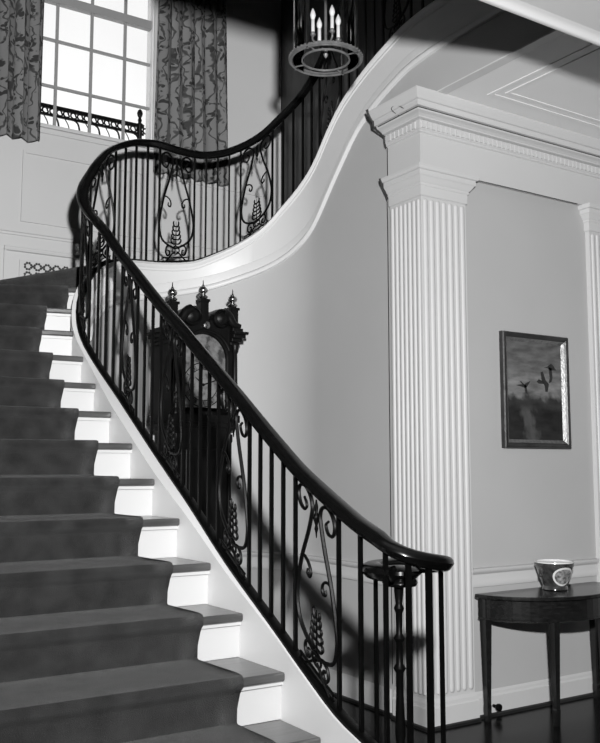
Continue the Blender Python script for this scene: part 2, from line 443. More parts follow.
# ------------------------------------------------------------------ carpet runner
g = G(); rows = []
NC = 14
def cols(a, b, off_r=.19, off_l=.08):
    d = (b-a); ln = d.length; d = d/ln
    return [a+d*(off_r+(ln-off_r-off_l)*j/NC) for j in range(NC+1)]
for k in range(2, 24):
    n = back(k); OFR = {14: .165, 15: .10, 16: .05, 17: .08}; e_ = OFR.get(k, .19); c = cols(*lines[k], off_r=e_); c0 = cols(*lines[k], off_r=e_+.01)
    z = RISE*k; zb = RISE*(k-1)
    for b_, zz, cc in [(OV-.014, zb+.02, c0), (OV-.016, zb+.07, c0), (OV-.018, z-.06, c), (.006, z-.046, c), (-.012, z-.028, c), (-.014, z-.008, c), (-.004, z+.010, c), (.02, z+.014, c), (.06, z+.014, c)]:
        rows.append([(p.x+n.x*b_, p.y+n.y*b_, zz) for p in cc])
    if k < 23:
        n2 = back(k+1); c2 = cols(*lines[k+1], off_r=OFR.get(k+1, .19)+.01)
        mids = [.5] if k != 16 else [.15, .3, .45, .6, .75, .9]
        for t in mids:
            row = []
            for j in range(NC+1):
                p = c[j]+n*.06; q = c2[j]+n2*(OV-.03); w = p.lerp(q, t)
                if k == 16:            # landing: keep clear of the round well
                    a0 = math.radians(133.6+(62-133.6)*t); rr_ = .89+.19+(1.05)*j/NC
                    w = Vector((CX+rr_*math.cos(a0), CY+rr_*math.sin(a0)))
                    w = w if w.y < 7.2 else Vector((w.x, 7.2))
                row.append((w.x, w.y, z+.014))
            rows.append(row)
        rows.append([((c2[j]+n2*(OV-.022)).x, (c2[j]+n2*(OV-.022)).y, z+.015) for j in range(NC+1)])
W = NC+1; vs = [p for r in rows for p in r]; fs = []
for i in range(len(rows)-1):
    for j in range(NC): fs.append((i*W+j, i*W+j+1, (i+1)*W+j+1, (i+1)*W+j))
g.add(vs, fs)
o = obj('carpet_runner', g, M['carpet'], smooth=True, solid=.012)
tag(o, 'dark grey carpet runner covering the treads of the white curved staircase', 'carpet')

# ------------------------------------------------------------------ railing
railing = thing('stair_railing', 'black iron stair railing with lyre scroll panels under a dark polished handrail', 'railing', (1.9, 3.5, 1.0))
# volute path at the foot of the handrail
VC = Vector((2.020, 2.455))
def vol(deg): 
    r = .122 if deg <= 490 else .122-(deg-490)/70*.03
    return Vector((VC.x+r*math.cos(math.radians(deg)), VC.y+r*math.sin(math.radians(deg))))
vz = Spline([(180,1.285),(215,1.248),(250,1.222),(285,1.207),(320,1.196),(360,1.184),(400,1.176),(560,1.168)])
path = [(vol(d), vz(d)) for d in range(560, 179, -10)]
up = [s for s in frange(-2.70, 5.3, .04)]
path += [(plan(s), rail_top(s)) for s in up]
prof = []
for t in range(16):
    w = 2*PI*t/16; x = .040*math.copysign(abs(math.cos(w))**.8, math.cos(w)); y = .028*math.copysign(abs(math.sin(w))**.8, math.sin(w))
    if y < 0: x *= .82
    prof.append((x, y-.028))
prof2 = [(o_, z_) for o_, z_ in prof]
g = G(); g.sweep([p for p, z in path], prof2, zs=[z for p, z in path])
obj('handrail', g, M['rail'], railing, smooth=True)
g = G(); g.lathe((VC.x-.008, VC.y+.028, 1.098), [(.03,-.012),(.056,-.008),(.062,.002),(.060,.010),(.054,.016),(.064,.024),(.074,.034),(.072,.046),(.055,.056),(.02,.062)], 28)
obj('newel_cap', g, M['rail'], railing, smooth=True)
# flat shoe rail on the curb
g = G(); SS = frange(-2.95, 5.3, .06)
g.sweep([plan(s) for s in SS], [(.024,-.004),(.024,.012),(.016,.018),(-.014,.018),(-.021,.012),(-.021,-.004)], zs=[string_top(s) for s in SS])
obj('shoe_rail', g, M['iron'], railing, smooth=True)

def bar(p, z0, z1, w=.0075):
    g = G(); g.box(p.x-w, p.y-w, z0, p.x+w, p.y+w, z1); return g
def rbar(s):
    p = plan(s); g = G(); n = normal(s); t = Vector((n.y, -n.x)); w = .0068
    q = [tuple(p+n*a*w+t*b*w) for a, b in ((-1,-1),(1,-1),(1,1),(-1,1))]
    g.prism(q, string_top(s), rail_top(s)-.050); 
    return g
panels = [(-2.56,-2.27),(-1.907,-1.62),(-1.25,-.97),(-.655,-.42),(.03,.27),(.52,.83),(1.25,1.53),(1.885,2.14),(2.60,2.87),(3.36,3.65),(4.1,4.39)]
bars = []
bars += [-2.83, -2.69]
for i, (a, b) in enumerate(panels):
    bars += [a, b]
    if i < len(panels)-1:
        nx = panels[i+1][0]; n = max(1, round((nx-b)/.1))
        bars += [b+(nx-b)*j/n for j in range(1, n)]
bars += [4.39+.092*j for j in range(1, 9)]
for s in bars: obj('baluster', rbar(s), M['iron'], railing)
for d, w in ((233,.0078),(267,.0088),(337,.0062),(474,.0058)):
    p = vol(d); obj('baluster', bar(p, .18, vz(d)-.05, w), M['iron'], railing)
# turned newel
g = G(); NP = (VC.x-.020, VC.y+.02, .18)
prof = [(.035,0),(.035,.05),(.022,.07),(.030,.10),(.030,.13),(.016,.15),(.024,.19),(.032,.25),(.026,.31),(.014,.34),(.022,.36),(.014,.38),(.018,.42),(.013,.55),(.013,.62),(.022,.635),(.013,.65),(.011,.72),(.021,.735),(.011,.75),(.012,.82),(.018,.835),(.012,.85),(.016,.89),(.018,.93)]
g.lathe(NP, prof, 16)
obj('newel_post', g, M['iron'], railing, smooth=True)

def pmap(a, b, u, v, d=0):
    s = (a+b)/2+u*(b-a); zb = string_top(s)+.018; zt = rail_top(s)-.054
    p = plan(s)+normal(s)*d
    return Vector((p.x, p.y, zb+v*(zt-zb)))
half = [(0,.12),(.24,.155),(.41,.21),(.475,.31),(.45,.42),(.355,.577),(.22,.73),(.145,.83),(.11,.90),(.15,.955),(.26,.985),(.38,.97),(.44,.92),(.40,.865),(.30,.85),(.24,.885),(.30,.92)]
curl = [(.35,.585),(.27,.585),(.19,.565),(.15,.53),(.175,.50),(.23,.51),(.225,.535)]
foot = [(.05,.115),(.15,.145),(.25,.135),(.285,.09),(.23,.055),(.17,.07),(.18,.10),(.22,.10)]
strut = [(.02,.09),(.10,.07),(.20,.03),(.30,.0)]
for a, b in panels:
    g = G()
    for sg in (-1, 1):
        for pl, r in ((half, .0080), (curl, .006), (foot, .0065), (strut, .006)):
            c = catmull([(sg*u, v, 0) for u, v in pl], 5)
            k = len(c)
            rs = [r*(1 if i < k*.75 else 1-.35*(i-k*.75)/(k*.25)) for i in range(k)]
            g.tube([pmap(a, b, p.x, p.y, .004*sg) for p in c], rs, 6)
    g.tube([pmap(a, b, .10*math.cos(t), .105+.036*math.sin(t)) for t in [i*PI/7 for i in range(14)]], .005, 6, closed=True)
    for v in (.005, .036): g.tube([pmap(a, b, u, v) for u in (-.38, -.2, 0, .2, .38)], .005, 6)
    for u in (-.36, .36): g.tube([pmap(a, b, u, .0), pmap(a, b, u, .036)], .004, 6)
    sp_ = obj('scroll_panel', g, M['iron'], railing, smooth=True)
    g = G(); g.tube([pmap(a, b, 0, v) for v in (.14, .2, .28, .37)], [.005,.0045,.004,.002], 6)
    for i, v in enumerate((.165, .205, .245, .285, .325)):
        w = 1-.12*i
        for sg in (-1, 1):
            c = catmull([(0, v, 0), (sg*.07*w, v-.004, 0), (sg*.125*w, v+.012, 0), (sg*.14*w, v+.034, 0), (sg*.115*w, v+.045, 0)], 4)
            k = len(c); g.tube([pmap(a, b, p.x, p.y) for p in c], [.0042+.0025*math.sin(PI*i_/(k-1)) for i_ in range(k)], 6)
    obj('leaf_spray', g, M['iron'], sp_, smooth=True)
    g = G(); g.tube([pmap(a, b, 0, v) for v in (.76,.79,.81,.83,.855,.87,.885,.90,.93,.95,.97)], [.002,.004,.008,.005,.011,.014,.011,.006,.008,.005,.003], 8)
    obj('drop_finial', g, M['iron'], sp_, smooth=True)

# ------------------------------------------------------------------ room shell
g = G(); g.box(-2.1, -3.1, -.12, 6.6, 7.4, 0)
struct('floor', g, M['floor'])
# wall around the well, under the upper flight, with the nook for the clock
g = G(); SW = frange(.2, SEND+5.25-4.387, .05)
g.sweep([plan(s) for s in SW], [(-.05,0),(.03,0),(.03,0),(-.05,0)], zfun=lambda i, q: [0, 0, mold_z(SW[i])-.001, mold_z(SW[i])-.001][q])
SX = frange(SEND+5.25-4.389, 5.52, .1)
g.sweep([plan(s) for s in SX], [(-.05,0),(-.01,0),(-.01,0),(-.05,0)], zfun=lambda i, q: [3.747, 3.747, mold_z(SX[i])-.001, mold_z(SX[i])-.001][q])
struct('wall_well', g, M['wall'], smooth=True)
WY = 4.12
g = G(); g.box(3.876, WY, 0, 6.5, WY+.12, 3.318); g.box(3.62, WY, 3.318, 6.5, WY+.12, 3.74)
struct('wall_right', g, M['wall'])
g = G(); g.box(6.5, 2.2, 0, 6.6, 4.2, 6.7)
struct('wall_end', g, M['wall'])
BY = 7.25
g = G()
wx0, wx1, wz0, wz1 = 1.32, 3.10, 4.335, 6.25
g.box(LX-.1, BY, 0, wx0, BY+.15, 6.7); g.box(wx1, BY, 0, 4.6, BY+.15, 6.7)
g.box(wx0, BY, 0, wx1, BY+.15, wz0); g.box(wx0, BY, wz1, wx1, BY+.15, 6.7)
struct('wall_back', g, M['panel'])
g = G(); g.box(LX-.1, 2.37, 0, LX, 7.25, 6.7)
struct('wall_left', g, M['panel'])
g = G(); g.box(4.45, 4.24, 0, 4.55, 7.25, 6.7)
struct('wall_stair', g, M['panelling'])  # plain dark side wall, no panels modelled
g = G(); g.box(-2.1, 2.2, 6.6, 6.6, 7.4, 6.7); g.box(3.585, 2.37, 3.745, 6.5, 4.119, 4.14); g.box(3.64, 4.12, 3.9, 4.45, 4.42, 4.14)
struct('ceiling', g, M['ceil'])
# second floor wall behind the landing
g = G(); g.box(4.45, 4.12, 4.14, 6.5, 4.24, 6.6)
struct('wall_upper', g, M['wall'])
# header over the opening the view is taken through, and the lower ceiling before it
HZ = 3.264
g = G(); g.box(-2, 2.20, HZ+.02, 6.5, 2.37, 6.7)
struct('wall_front', g, M['wall'])
g = G(); g.box(-2.1, -3.1, HZ+.012, 6.6, 2.30, HZ+.12)
struct('ceiling', g, M['ceil'])
g = G(); g.sweep([(6.5, 2.37), (-2, 2.37)], [(.0,HZ+.06),(.0,HZ),(.012,HZ-.004),(.026,HZ),(.034,HZ+.008),(.06,HZ+.010),(.075,HZ+.014),(.075,HZ+.06)])
o = struct('trim_1', g, M['lifted'], smooth=True)  # lamp brightness on the near bead put into its paler colour
g = G(); g.box(-2.1, -3.1, 0, -2, 2.4, 3.4); struct('wall_near', g, M['panelling'])  # near-room walls coloured dark to keep bounced light down
g = G(); g.box(-2, -3.1, 0, 6.6, -3, 3.4); struct('wall_rear', g, M['panelling'])
g = G(); g.box(6.5, -3, 0, 6.6, 2.2, 3.4); struct('wall_far', g, M['panelling'])
g = G(); g.box(-2, 2.30, 0, LX-.1, 2.37, 3.31); struct('wall_jamb', g, M['wall'])

# entablature: frieze, dentils, cornice around the pilaster and along the right wall
PX, PY = 3.503, 4.08
ep = [(PX, 4.40), (PX, PY), (6.5, PY)]
g = G()
prof = [(.025,3.318),(.0,3.318),(.0,3.535),(-.010,3.540),(-.010,3.552),(-.016,3.556),(-.016,3.610),(-.040,3.616),(-.044,3.622),(-.060,3.632),(-.082,3.640),(-.086,3.646),(-.086,3.654),(-.104,3.656),(-.106,3.688),(-.118,3.692),(-.135,3.715),(-.148,3.735),(-.150,3.745),(.025,3.745)]
g.sweep(ep, prof)
ent = struct('trim_2', g, M['rtrim'])
g = G(); ddx = .040
x = PX+.0
while x < 6.5:
    g.box(x, PY-.026, 3.562, x+.024, PY-.010, 3.604); x += ddx
y = PY+.02
while y < 4.36:
    g.box(PX-.026, y, 3.562, PX-.010, y+.024, 3.604); y += ddx
o = struct('dentil_band', g, M['rtrim'], ent)
# ceiling mouldings: rectangular border on the hall ceiling
g = G()
for off, w in ((0, .03), (.075, .022)):
    x0, y1 = 3.80+off, 3.80-off; y0 = 2.30; x1 = 6.3
    g.box(x0, y1, 3.741, x1, y1-w, 3.746); g.box(x0, y0, 3.741, x0+w, y1-w-.0005, 3.746)
struct('trim_3', g, M['ceil'])
# bead along the edge of the hall ceiling at the stairwell
g = G(); g.box(3.518, 2.37, 3.742, 3.587, 3.94, 3.75); struct('trim_4', g, M['white'])

# chair rails and baseboards
cr = [(.0,.765),(-.012,.768),(-.018,.785),(-.012,.80),(-.014,.845),(-.026,.856),(-.034,.866),(-.034,.880),(.0,.884)]
g = G(); g.sweep([(3.885, WY+.002), (5.03, WY+.002)], cr); g.sweep([(5.415, WY+.002), (6.5, WY+.002)], cr)
g2 = [plan(s, .05) for s in frange(.25, SEND, .06)]+[plan(SEND+.1*i, .05) for i in range(1, 9)]
g.sweep(g2, [(-o_ if False else o_, z) for o_, z in cr])
struct('trim_5', g, M['rtrim'], smooth=True)
bb = [(.0,0),(-.022,0),(-.022,.115),(-.014,.125),(-.012,.14),(-.004,.152),(.0,.152)]
g = G(); g.sweep([(3.885, WY+.002), (5.03, WY+.002)], bb); g.sweep([(5.415, WY+.002), (6.5, WY+.002)], bb)
bs = struct('baseboard_right', g, M['rtrim'])
g = G(); g.sweep(g2, bb); struct('baseboard_well', g, M['rtrim'], smooth=True)
sh = [(-.02,0),(-.040,0),(-.036,.014),(-.026,.02),(-.02,.02)]
g = G(); g.sweep(g2[:-1]+[(3.53, 4.40), (3.51, 4.40)][:1], sh)
g.sweep([(PX, 4.385), (PX, PY), (3.885, PY)], [(.0,0),(-.034,0),(-.030,.014),(-.02,.02),(0,.02)])
g.sweep([(3.90, WY), (5.01, WY)], sh); g.sweep([(5.36, WY), (6.5, WY)], sh)
struct('trim_6', g, M['shoe_dark'])

# pilasters
def reed(g, face, c, z0, z1, w=.0145, d=.010):
    """raised half-round reed with rounded ends; face 'x' lies on plane x=const, 'y' on plane y=const"""
    rows = []
    zz = [z0+w*(1-math.cos(t*PI/8)) for t in range(5)]+[z1-w*(1-math.cos(t*PI/8)) for t in range(4, -1, -1)]
    sc = [math.sin(t*PI/8) for t in range(5)]+[math.sin(t*PI/8) for t in range(4, -1, -1)]
    vs = []
    for z, s_ in zip(zz, sc):
        s_ = max(s_, .02)
        for j in range(7):
            t = PI*j/6; a = -w*s_*math.cos(t); b = -d*s_*math.sin(t)
            vs.append((PX+b, c+a, z) if face == 'x' else (c+a, PY+b, z))
    fs = [(i*7+j, i*7+j+1, (i+1)*7+j+1, (i+1)*7+j) for i in range(len(zz)-1) for j in range(6)]
    g.add(vs, fs)
def pilaster(x0, x1, corner, label):
    t = thing('pilaster', label, 'pilaster', ((x0+x1)/2, PY, 0), 'fluted pilasters')
    yb = 4.385 if corner else WY-.001
    g = G(); e = .004
    g.box(x0+e, PY+e, .16, x1-.0, yb, 3.318)
    n = 7
    for i in range(n):
        w = (x1-x0)/(n+.35); reed(g, 'y', x0+w*(i+.68), .185, 3.125, w=w*.34)
    if corner:
        for i in range(7):
            w = (yb-PY)/(n+.35); reed(g, 'x', PY+w*(i+.68), .185, 3.125, w=w*.34)
    obj('shaft', g, M['pil'], t, smooth=True)
    cap = [(.0,3.14),(-.006,3.145),(-.008,3.20),(-.014,3.206),(-.014,3.218),(-.022,3.226),(-.038,3.250),(-.046,3.258),(-.046,3.285),(-.058,3.290),(-.064,3.305),(-.064,3.3175),(.0,3.3175)]
    if corner: pth = [(x0, yb), (x0, PY), (x1, PY), (x1, WY-.001)]
    else: pth = [(x0, yb), (x0, PY), (x1, PY), (x1, yb)]
    g = G(); g.sweep(pth, cap); obj('capital', g, M['pil'], t)
    bs_ = [(.0,0),(-.016,0),(-.016,.118),(-.010,.125),(-.008,.145),(.0,.165)]
    g = G(); g.sweep(pth, bs_); g.box(x0+.002, PY+.002, 0, x1-.002, yb, .165); obj('base', g, M['pil'], t)
pilaster(PX, 3.872, True, 'white fluted corner pilaster behind the foot of the stair railing')
pilaster(5.035, 5.41, False, 'white fluted pilaster at the right edge, beyond the painting and table')

# back wall panelling below the window
def fr(g, x0, z0, x1, z1, w=.022, d=.014, y=BY):
    g.box(x0, y-d, z0, x0+w, y, z1); g.box(x1-w, y-d, z0, x1, y, z1); g.box(x0+w, y-d, z0, x1-w, y, z0+w); g.box(x0+w, y-d, z1-w, x1-w, y, z1)
g = G(); fr(g, 1.965, 3.485, 3.02, 4.085); fr(g, .6, 3.485, 1.80, 4.085); fr(g, 3.2, 3.485, 4.3, 4.085)
struct('trim_7', g, M['panel'])
g = G()
g.sweep([(LX, BY), (4.45, BY)], [(0,3.365),(-.010,3.368),(-.012,3.385),(-.004,3.395),(0,3.395)])
g.sweep([(1.84, BY), (3.4, BY)], [(0,3.23),(-.02,3.235),(-.028,3.25),(-.028,3.262),(-.010,3.268),(0,3.268)])
g.box(1.84, BY-.018, 2.88, 1.856, BY, 3.24)
struct('trim_8', g, M['panel'])

# window
g = G(); yw = BY+.05
win = struct('window_1', (lambda g: (g.box(wx0-.0, BY-.0, wz0, wx0+.045, BY+.12, wz1), g.box(wx1-.012, BY, wz0, wx1, BY+.12, wz1), g.box(wx0, BY, wz1-.05, wx1, BY+.12, wz1), g.box(wx0, BY+.0, wz0, wx1, BY+.12, wz0+.012), g)[-1])(G()), M['white'])
g = G()
for x in (1.625, 1.93, 2.235, 2.54, 2.847): g.box(x-.011, yw-.012, wz0, x+.011, yw+.014, wz1)
for z in (4.70, 5.11, 5.86): g.box(wx0, yw-.013, z-.010, wx1, yw+.015, z+.010)
g.box(wx0, yw-.03, 5.44, wx1, yw+.03, 5.515)
struct('muntin_grid', g, M['muntin'], win)
g = G(); g.box(wx0, yw-.002, wz0, wx1, yw+.002, wz1); struct('glass', g, M['pane'], win)
g = G(); g.box(wx0-.06, BY-.035, wz0-.03, wx1+.05, BY+.02, wz0); g.box(wx0-.04, BY-.018, wz0-.075, wx1+.03, BY, wz0-.03)
struct('sill', g, M['panel'], win, bevel=.006)
g = G(); g.box(wx1, BY-.02, wz0, wx1+.06, BY, wz1+.06); g.box(wx0-.06, BY-.02, wz0, wx0, BY, wz1+.06); g.box(wx0, BY-.02, wz1, wx1, BY, wz1+.06)
struct('casing', g, M['panel'], win)

# ------------------------------------------------------------------ balcony railing outside
br = thing('balcony_railing', 'black scrolled iron balcony railing seen outside through the window', 'railing', (2.25, 7.66, 4.2))
YB = 7.66
g = G(); g.box(1.1, YB-.012, 4.655, 3.19, YB+.012, 4.688); obj('top_rail', g, M['iron'], br)
g = G(); g.box(1.1, YB-.010, 4.586, 3.19, YB+.010, 4.606); obj('middle_rail', g, M['iron'], br)
g = G(); g.box(1.1, YB-.010, 4.24, 3.19, YB+.010, 4.26); obj('bottom_rail', g, M['iron'], br)
x = 1.15; i = 0
while x < 3.12:
    g = G(); c = catmull([(x, YB, 4.26), (x, YB, 4.42), (x-.005, YB, 4.52), (x-.05, YB, 4.60)], 4); g.tube(c, .005, 6)
    c = catmull([(x+.02, YB, 4.60), (x+.075, YB, 4.57), (x+.095, YB, 4.50), (x+.10, YB, 4.44), (x+.125, YB, 4.43), (x+.13, YB, 4.455), (x+.11, YB, 4.46)], 4); g.tube(c, .009, 6)
    obj('scroll', g, M['iron'], br, smooth=True); 
    g = G()
    for q in range(3):
        xx = x+.03+q*.062; c = [(xx+.026*math.cos(t)+.006*t/3, YB, 4.632+.026*math.sin(t)) for t in [j*PI/6 for j in range(12)]]; g.tube(c, .008, 6, closed=True)
    obj('ring_band', g, M['iron'], br, smooth=True)
    x += .19
g = G(); g.lathe((3.15, YB, 4.2), [(.022,0),(.022,.46),(.03,.47),(.03,.49),(.014,.50),(.020,.53),(.012,.55),(.022,.57),(.028,.595),(.02,.62),(.006,.635)], 14)
obj('finial_post', g, M['iron'], br, smooth=True)

# ------------------------------------------------------------------ curtains
def curtain(x0, x1, x0b, x1b, z0, z1, y, folds, label, seed):
    rnd = random.Random(seed); g = G(); n = folds*12; mrows = 26; vs = []; uv = []
    ph = [rnd.uniform(-.5, .5) for _ in range(folds+2)]
    for r in range(mrows+1):
        t = r/mrows; z = z0+(z1-z0)*t
        a = x0b+(x0-x0b)*t; b = x1b+(x1-x1b)*t
        for j in range(n+1):
            u = j/n; w = u*folds*2*PI
            amp = .034*(1.15-.35*t)*(1+.3*ph[int(u*folds)])
            dx = .010*math.sin(w*2+1.3*t)
            zz = z+(.012*math.cos(w+.6) if r == 0 else 0)
            vs.append((a+(b-a)*u+dx, y+amp*math.sin(w+.5*math.sin(2.2*t+seed))+.012*math.sin(w*.5+seed), zz)); uv.append((u*(x1-x0)*1.7+seed, z))
    W = n+1; fs = [(i*W+j, i*W+j+1, (i+1)*W+j+1, (i+1)*W+j) for i in range(mrows) for j in range(n)]
    g.add(vs, fs)
    t_ = thing('curtain', label, 'curtain', ((x0+x1)/2, y, z0), 'floral window curtains')
    o = obj('drape', g, M['curtain'], t_, smooth=True)
    me = o.data; L = me.uv_layers.new(name='UVMap')
    for lp in me.loops: L.data[lp.index].uv = uv[lp.vertex_index]
    o.modifiers.new('solid', 'SOLIDIFY').thickness = .006
    g = G()
    for j in range(folds+1):
        xx = x0+(x1-x0)*j/folds; c = [(xx, y+.028*math.cos(q), z1+.02+.028*math.sin(q)) for q in [i*PI/6 for i in range(12)]]; g.tube(c, .004, 6, closed=True)
    obj('ring', g, M['brass'], t_, smooth=True)
curtain(.95, 2.055, .95, 2.065, 4.135, 6.40, 7.12, 9, 'dark floral curtain hanging at the left side of the window', 1)
curtain(3.09, 3.74, 3.08, 3.82, 4.07, 6.40, 7.12, 6, 'dark floral curtain hanging at the right side of the window', 2)
g = G(); g.tube([(.7, 7.12, 6.44), (4.0, 7.12, 6.44)], .016, 12); 
g.sphere((.68, 7.12, 6.44), .035); g.sphere((4.02, 7.12, 6.44), .035)
for x in (.85, 2.55, 3.9): g.box(x-.01, 7.12, 6.41, x+.01, 7.25, 6.43)
tag(obj('curtain_rod', g, M['brass'], smooth=True), 'curtain rod above the window carrying both floral curtains', 'curtain rod')

# ------------------------------------------------------------------ wall grille
vg = thing('vent_grille', 'low ornamental vent grille with dark rosette holes under the window panel', 'vent', (2.2, BY, 2.98))
g = G(); g.box(1.965, BY-.012, 2.995, 2.55, BY, 3.165); obj('plate', g, M['panel'], vg)
g = G()
for r_ in range(2):
    for c_ in range(7):
        cx = 2.035+.078*c_; cz = 3.120-.078*r_
        for q in range(8):
            a = q*PI/4+PI/8
            g.prism_y([(cx+.027*math.cos(a)+.0105*math.cos(t), cz+.027*math.sin(a)+.0105*math.sin(t)) for t in [i*PI/4 for i in range(8)]], BY-.0145, BY-.011)
        if c_ < 6: g.prism_y([(cx+.039+.009*math.cos(t), cz+.009*math.sin(t)) for t in [i*PI/4 for i in range(8)]], BY-.0145, BY-.011)
obj('openings', g, M['grille_dark'], vg)

# ------------------------------------------------------------------ clock
KX, KY = 2.765, 5.46
ck = thing('longcase_clock', 'tall dark carved longcase clock with three brass finials in the curved nook', 'clock', (KX, KY+.17, 0))
g = G(); g.box(KX-.27, KY+.01, .03, KX+.27, KY+.37, .62); g.box(KX-.30, KY-.02, 0, KX+.30, KY+.39, .12); g.box(KX-.285, KY-.005, .60, KX+.285, KY+.375, .66); g.box(KX-.2, KY-.005, .2, KX+.2, KY+.02, .53)
obj('plinth', g, M['clockwood'], ck, bevel=.01)
g = G(); g.box(KX-.21, KY+.04, .65, KX+.21, KY+.36, 1.74)
for sg in (-1, 1): g.lathe((KX+sg*.20, KY+.045, .68), [(.024,0),(.024,.05),(.018,.06),(.018,.98),(.024,.99),(.024,1.04)], 12)
obj('trunk', g, M['clockwood'], ck, smooth=True)
g = G(); g.box(KX-.14, KY+.022, .76, KX+.14, KY+.045, 1.62); tr = obj('trunk_door', g, M['clockwood'], ck, bevel=.01)
g = G(); g.lathe((KX+.12, KY+.02, 1.2), [(.004,0),(.012,.004),(.012,.010),(.004,.014)], 12, axis='y'); obj('escutcheon', g, M['brass'], tr, smooth=True)
# hood: sides, mouldings, arched opening
g = G()
g.box(KX-.24, KY+.05, 1.80, KX-.20, KY+.36, 2.40); g.box(KX+.20, KY+.05, 1.80, KX+.24, KY+.36, 2.40); g.box(KX-.20, KY+.30, 1.80, KX+.20, KY+.36, 2.40)
for i, (w, z0, z1) in enumerate(((.23,1.74,1.77),(.25,1.77,1.80),(.27,1.80,1.85))): g.box(KX-w, KY+.06-(w-.23), z0, KX+w, KY+.37, z1)
AZ = 2.235
arch = [(-.175*math.cos(t), AZ+.175*math.sin(t)) for t in [i*PI/16 for i in range(17)]]
TOPZ = 2.50
for (xa, za), (xb, zb) in zip(arch, arch[1:]):
    g.prism_y([(KX+xa, za), (KX+xb, zb), (KX+xb, TOPZ), (KX+xa, TOPZ)], KY+.02, KY+.06)
for sg in (-1, 1): g.prism_y([(KX+sg*.175, 1.85), (KX+sg*.232, 1.85), (KX+sg*.232, 2.42), (KX+sg*.175, TOPZ)], KY+.02, KY+.06)
g.box(KX-.20, KY+.06, 2.40, KX+.20, KY+.36, 2.44)
hood = obj('hood', g, M['clockwood'], ck)
for sg in (-1, 1):
    g = G(); g.lathe((KX+sg*.222, KY+.012, 1.85), [(.026,0),(.026,.03),(.017,.04),(.020,.2),(.017,.43),(.024,.44),(.028,.47),(.028,.49)], 14); obj('hood_column', g, M['clockwood'], ck, smooth=True)
g = G()
for w, y0, z0, z1 in ((.250,.0,2.335,2.36),(.262,-.02,2.36,2.385),(.278,-.045,2.385,2.41),(.292,-.06,2.41,2.43),(.265,-.03,2.43,2.455)):
    for sg in (-1, 1): g.box(KX+sg*.182, KY+y0, z0, KX+sg*w, KY+.37, z1)
g.tube([(KX+.19*math.cos(t), KY+.015, AZ+.19*math.sin(t)) for t in [PI*i/20 for i in range(2, 19)]], .014, 8)
g.box(KX-.19, KY+.05, 2.44, KX+.19, KY+.34, 2.475)
obj('hood_cornice', g, M['clockwood'], ck, bevel=.004)
for sg in (-1, 1):                    # scrolled swan-neck pediment ending in a boss
    g = G(); c = catmull([(KX+sg*.25, KY+.0, 2.465), (KX+sg*.20, KY+.0, 2.485), (KX+sg*.16, KY+.0, 2.54), (KX+sg*.12, KY+.0, 2.56)], 6)
    g.tube(c, [.026+.012*i/(len(c)-1) for i in range(len(c))], 10)
    g.lathe((KX+sg*.112, KY+.09, 2.518), [(.03,-.06),(.066,-.055),(.070,.05),(.066,.10),(.05,.115),(.045,.105),(.02,.12)], 22, axis='y')
    obj('swan_neck', g, M['clockwood'], ck, smooth=True)
g = G(); g.lathe((KX, KY+.015, 2.462), [(.026,0),(.024,.012),(.008,.018)], 16, axis='y'); obj('rosette', g, M['brass'], ck, smooth=True)
for dx, zt in ((-.232, 2.465), (0, 2.505), (.232, 2.465)):
    g = G(); y_ = KY+.07
    g.box(KX+dx-.030, y_-.030, zt-.01, KX+dx+.030, y_+.030, zt+.135); g.box(KX+dx-.038, y_-.038, zt+.128, KX+dx+.038, y_+.038, zt+.145)
    pl = obj('finial_plinth', g, M['clockwood'], ck)
    g = G(); g.lathe((KX+dx, y_, zt+.145), [(.024,0),(.030,.008),(.036,.020),(.026,.030),(.014,.036),(.016,.040),(.031,.052),(.034,.064),(.026,.080),(.010,.090),(.012,.094),(.005,.104),(.003,.132),(.001,.136)], 20)
    obj('finial', g, M['brass'], pl, smooth=True)
dl = [(-.17,1.90),(.17,1.90),(.17,AZ)]+[(.17*math.cos(t), AZ+.17*math.sin(t)) for t in [i*PI/16 for i in range(1, 16)]]+[(-.17,AZ)]
g = G(); g.prism_y([(KX+x_, z_) for x_, z_ in dl], KY+.055, KY+.07); dial = obj('dial', g, M['dial'], ck)
g = G()
for r0, r1 in ((.155,.148),(.112,.106)):
    vs = []; 
    for j in range(40):
        t = 2*PI*j/40
        vs += [(KX+r0*math.cos(t), KY+.0535, 2.055+r0*math.sin(t)), (KX+r1*math.cos(t), KY+.0535, 2.055+r1*math.sin(t))]
    g.add(vs, [(2*j, 2*((j+1) % 40), 2*((j+1) % 40)+1, 2*j+1) for j in range(40)])
num = ['XII','I','II','III','IIII','V','VI','VII','VIII','IX','X','XI']
def nstroke(cx, ang, segs):
    for (xa, ya, xb, yb) in segs:
        def tr_(x_, y_):
            c_, s_ = math.cos(-ang), math.sin(-ang); rx, rz = x_, .13+y_
            return (KX+rx*c_-rz*s_, KY+.0530, 2.055+rx*s_+rz*c_)
        g.tube([tr_(xa+cx, ya), tr_(xb+cx, yb)], .0018, 4)
for i, nm in enumerate(num):
    w = {'I': .008, 'V': .016, 'X': .016}; tot = sum(w[c] for c in nm); x_ = -tot/2
    for c in nm:
        h = .015; cw = w[c]; mid = x_+cw/2
        if c == 'I': sg_ = [(0,-h,0,h)]
        elif c == 'V': sg_ = [(-.006,h,0,-h),(0,-h,.006,h)]
        else: sg_ = [(-.006,-h,.006,h),(-.006,h,.006,-h)]
        nstroke(mid, i*PI/6, sg_); x_ += cw
obj('numerals', g, M['iron'], dial)
g = G()
for ang, ln in ((math.radians(-50), .085), (math.radians(70), .125)):
    g.tube([(KX, KY+.050, 2.055), (KX+ln*.7*math.sin(ang), KY+.050, 2.055+ln*.7*math.cos(ang)), (KX+ln*math.sin(ang), KY+.050, 2.055+ln*math.cos(ang))], [.005,.004,.001], 6)
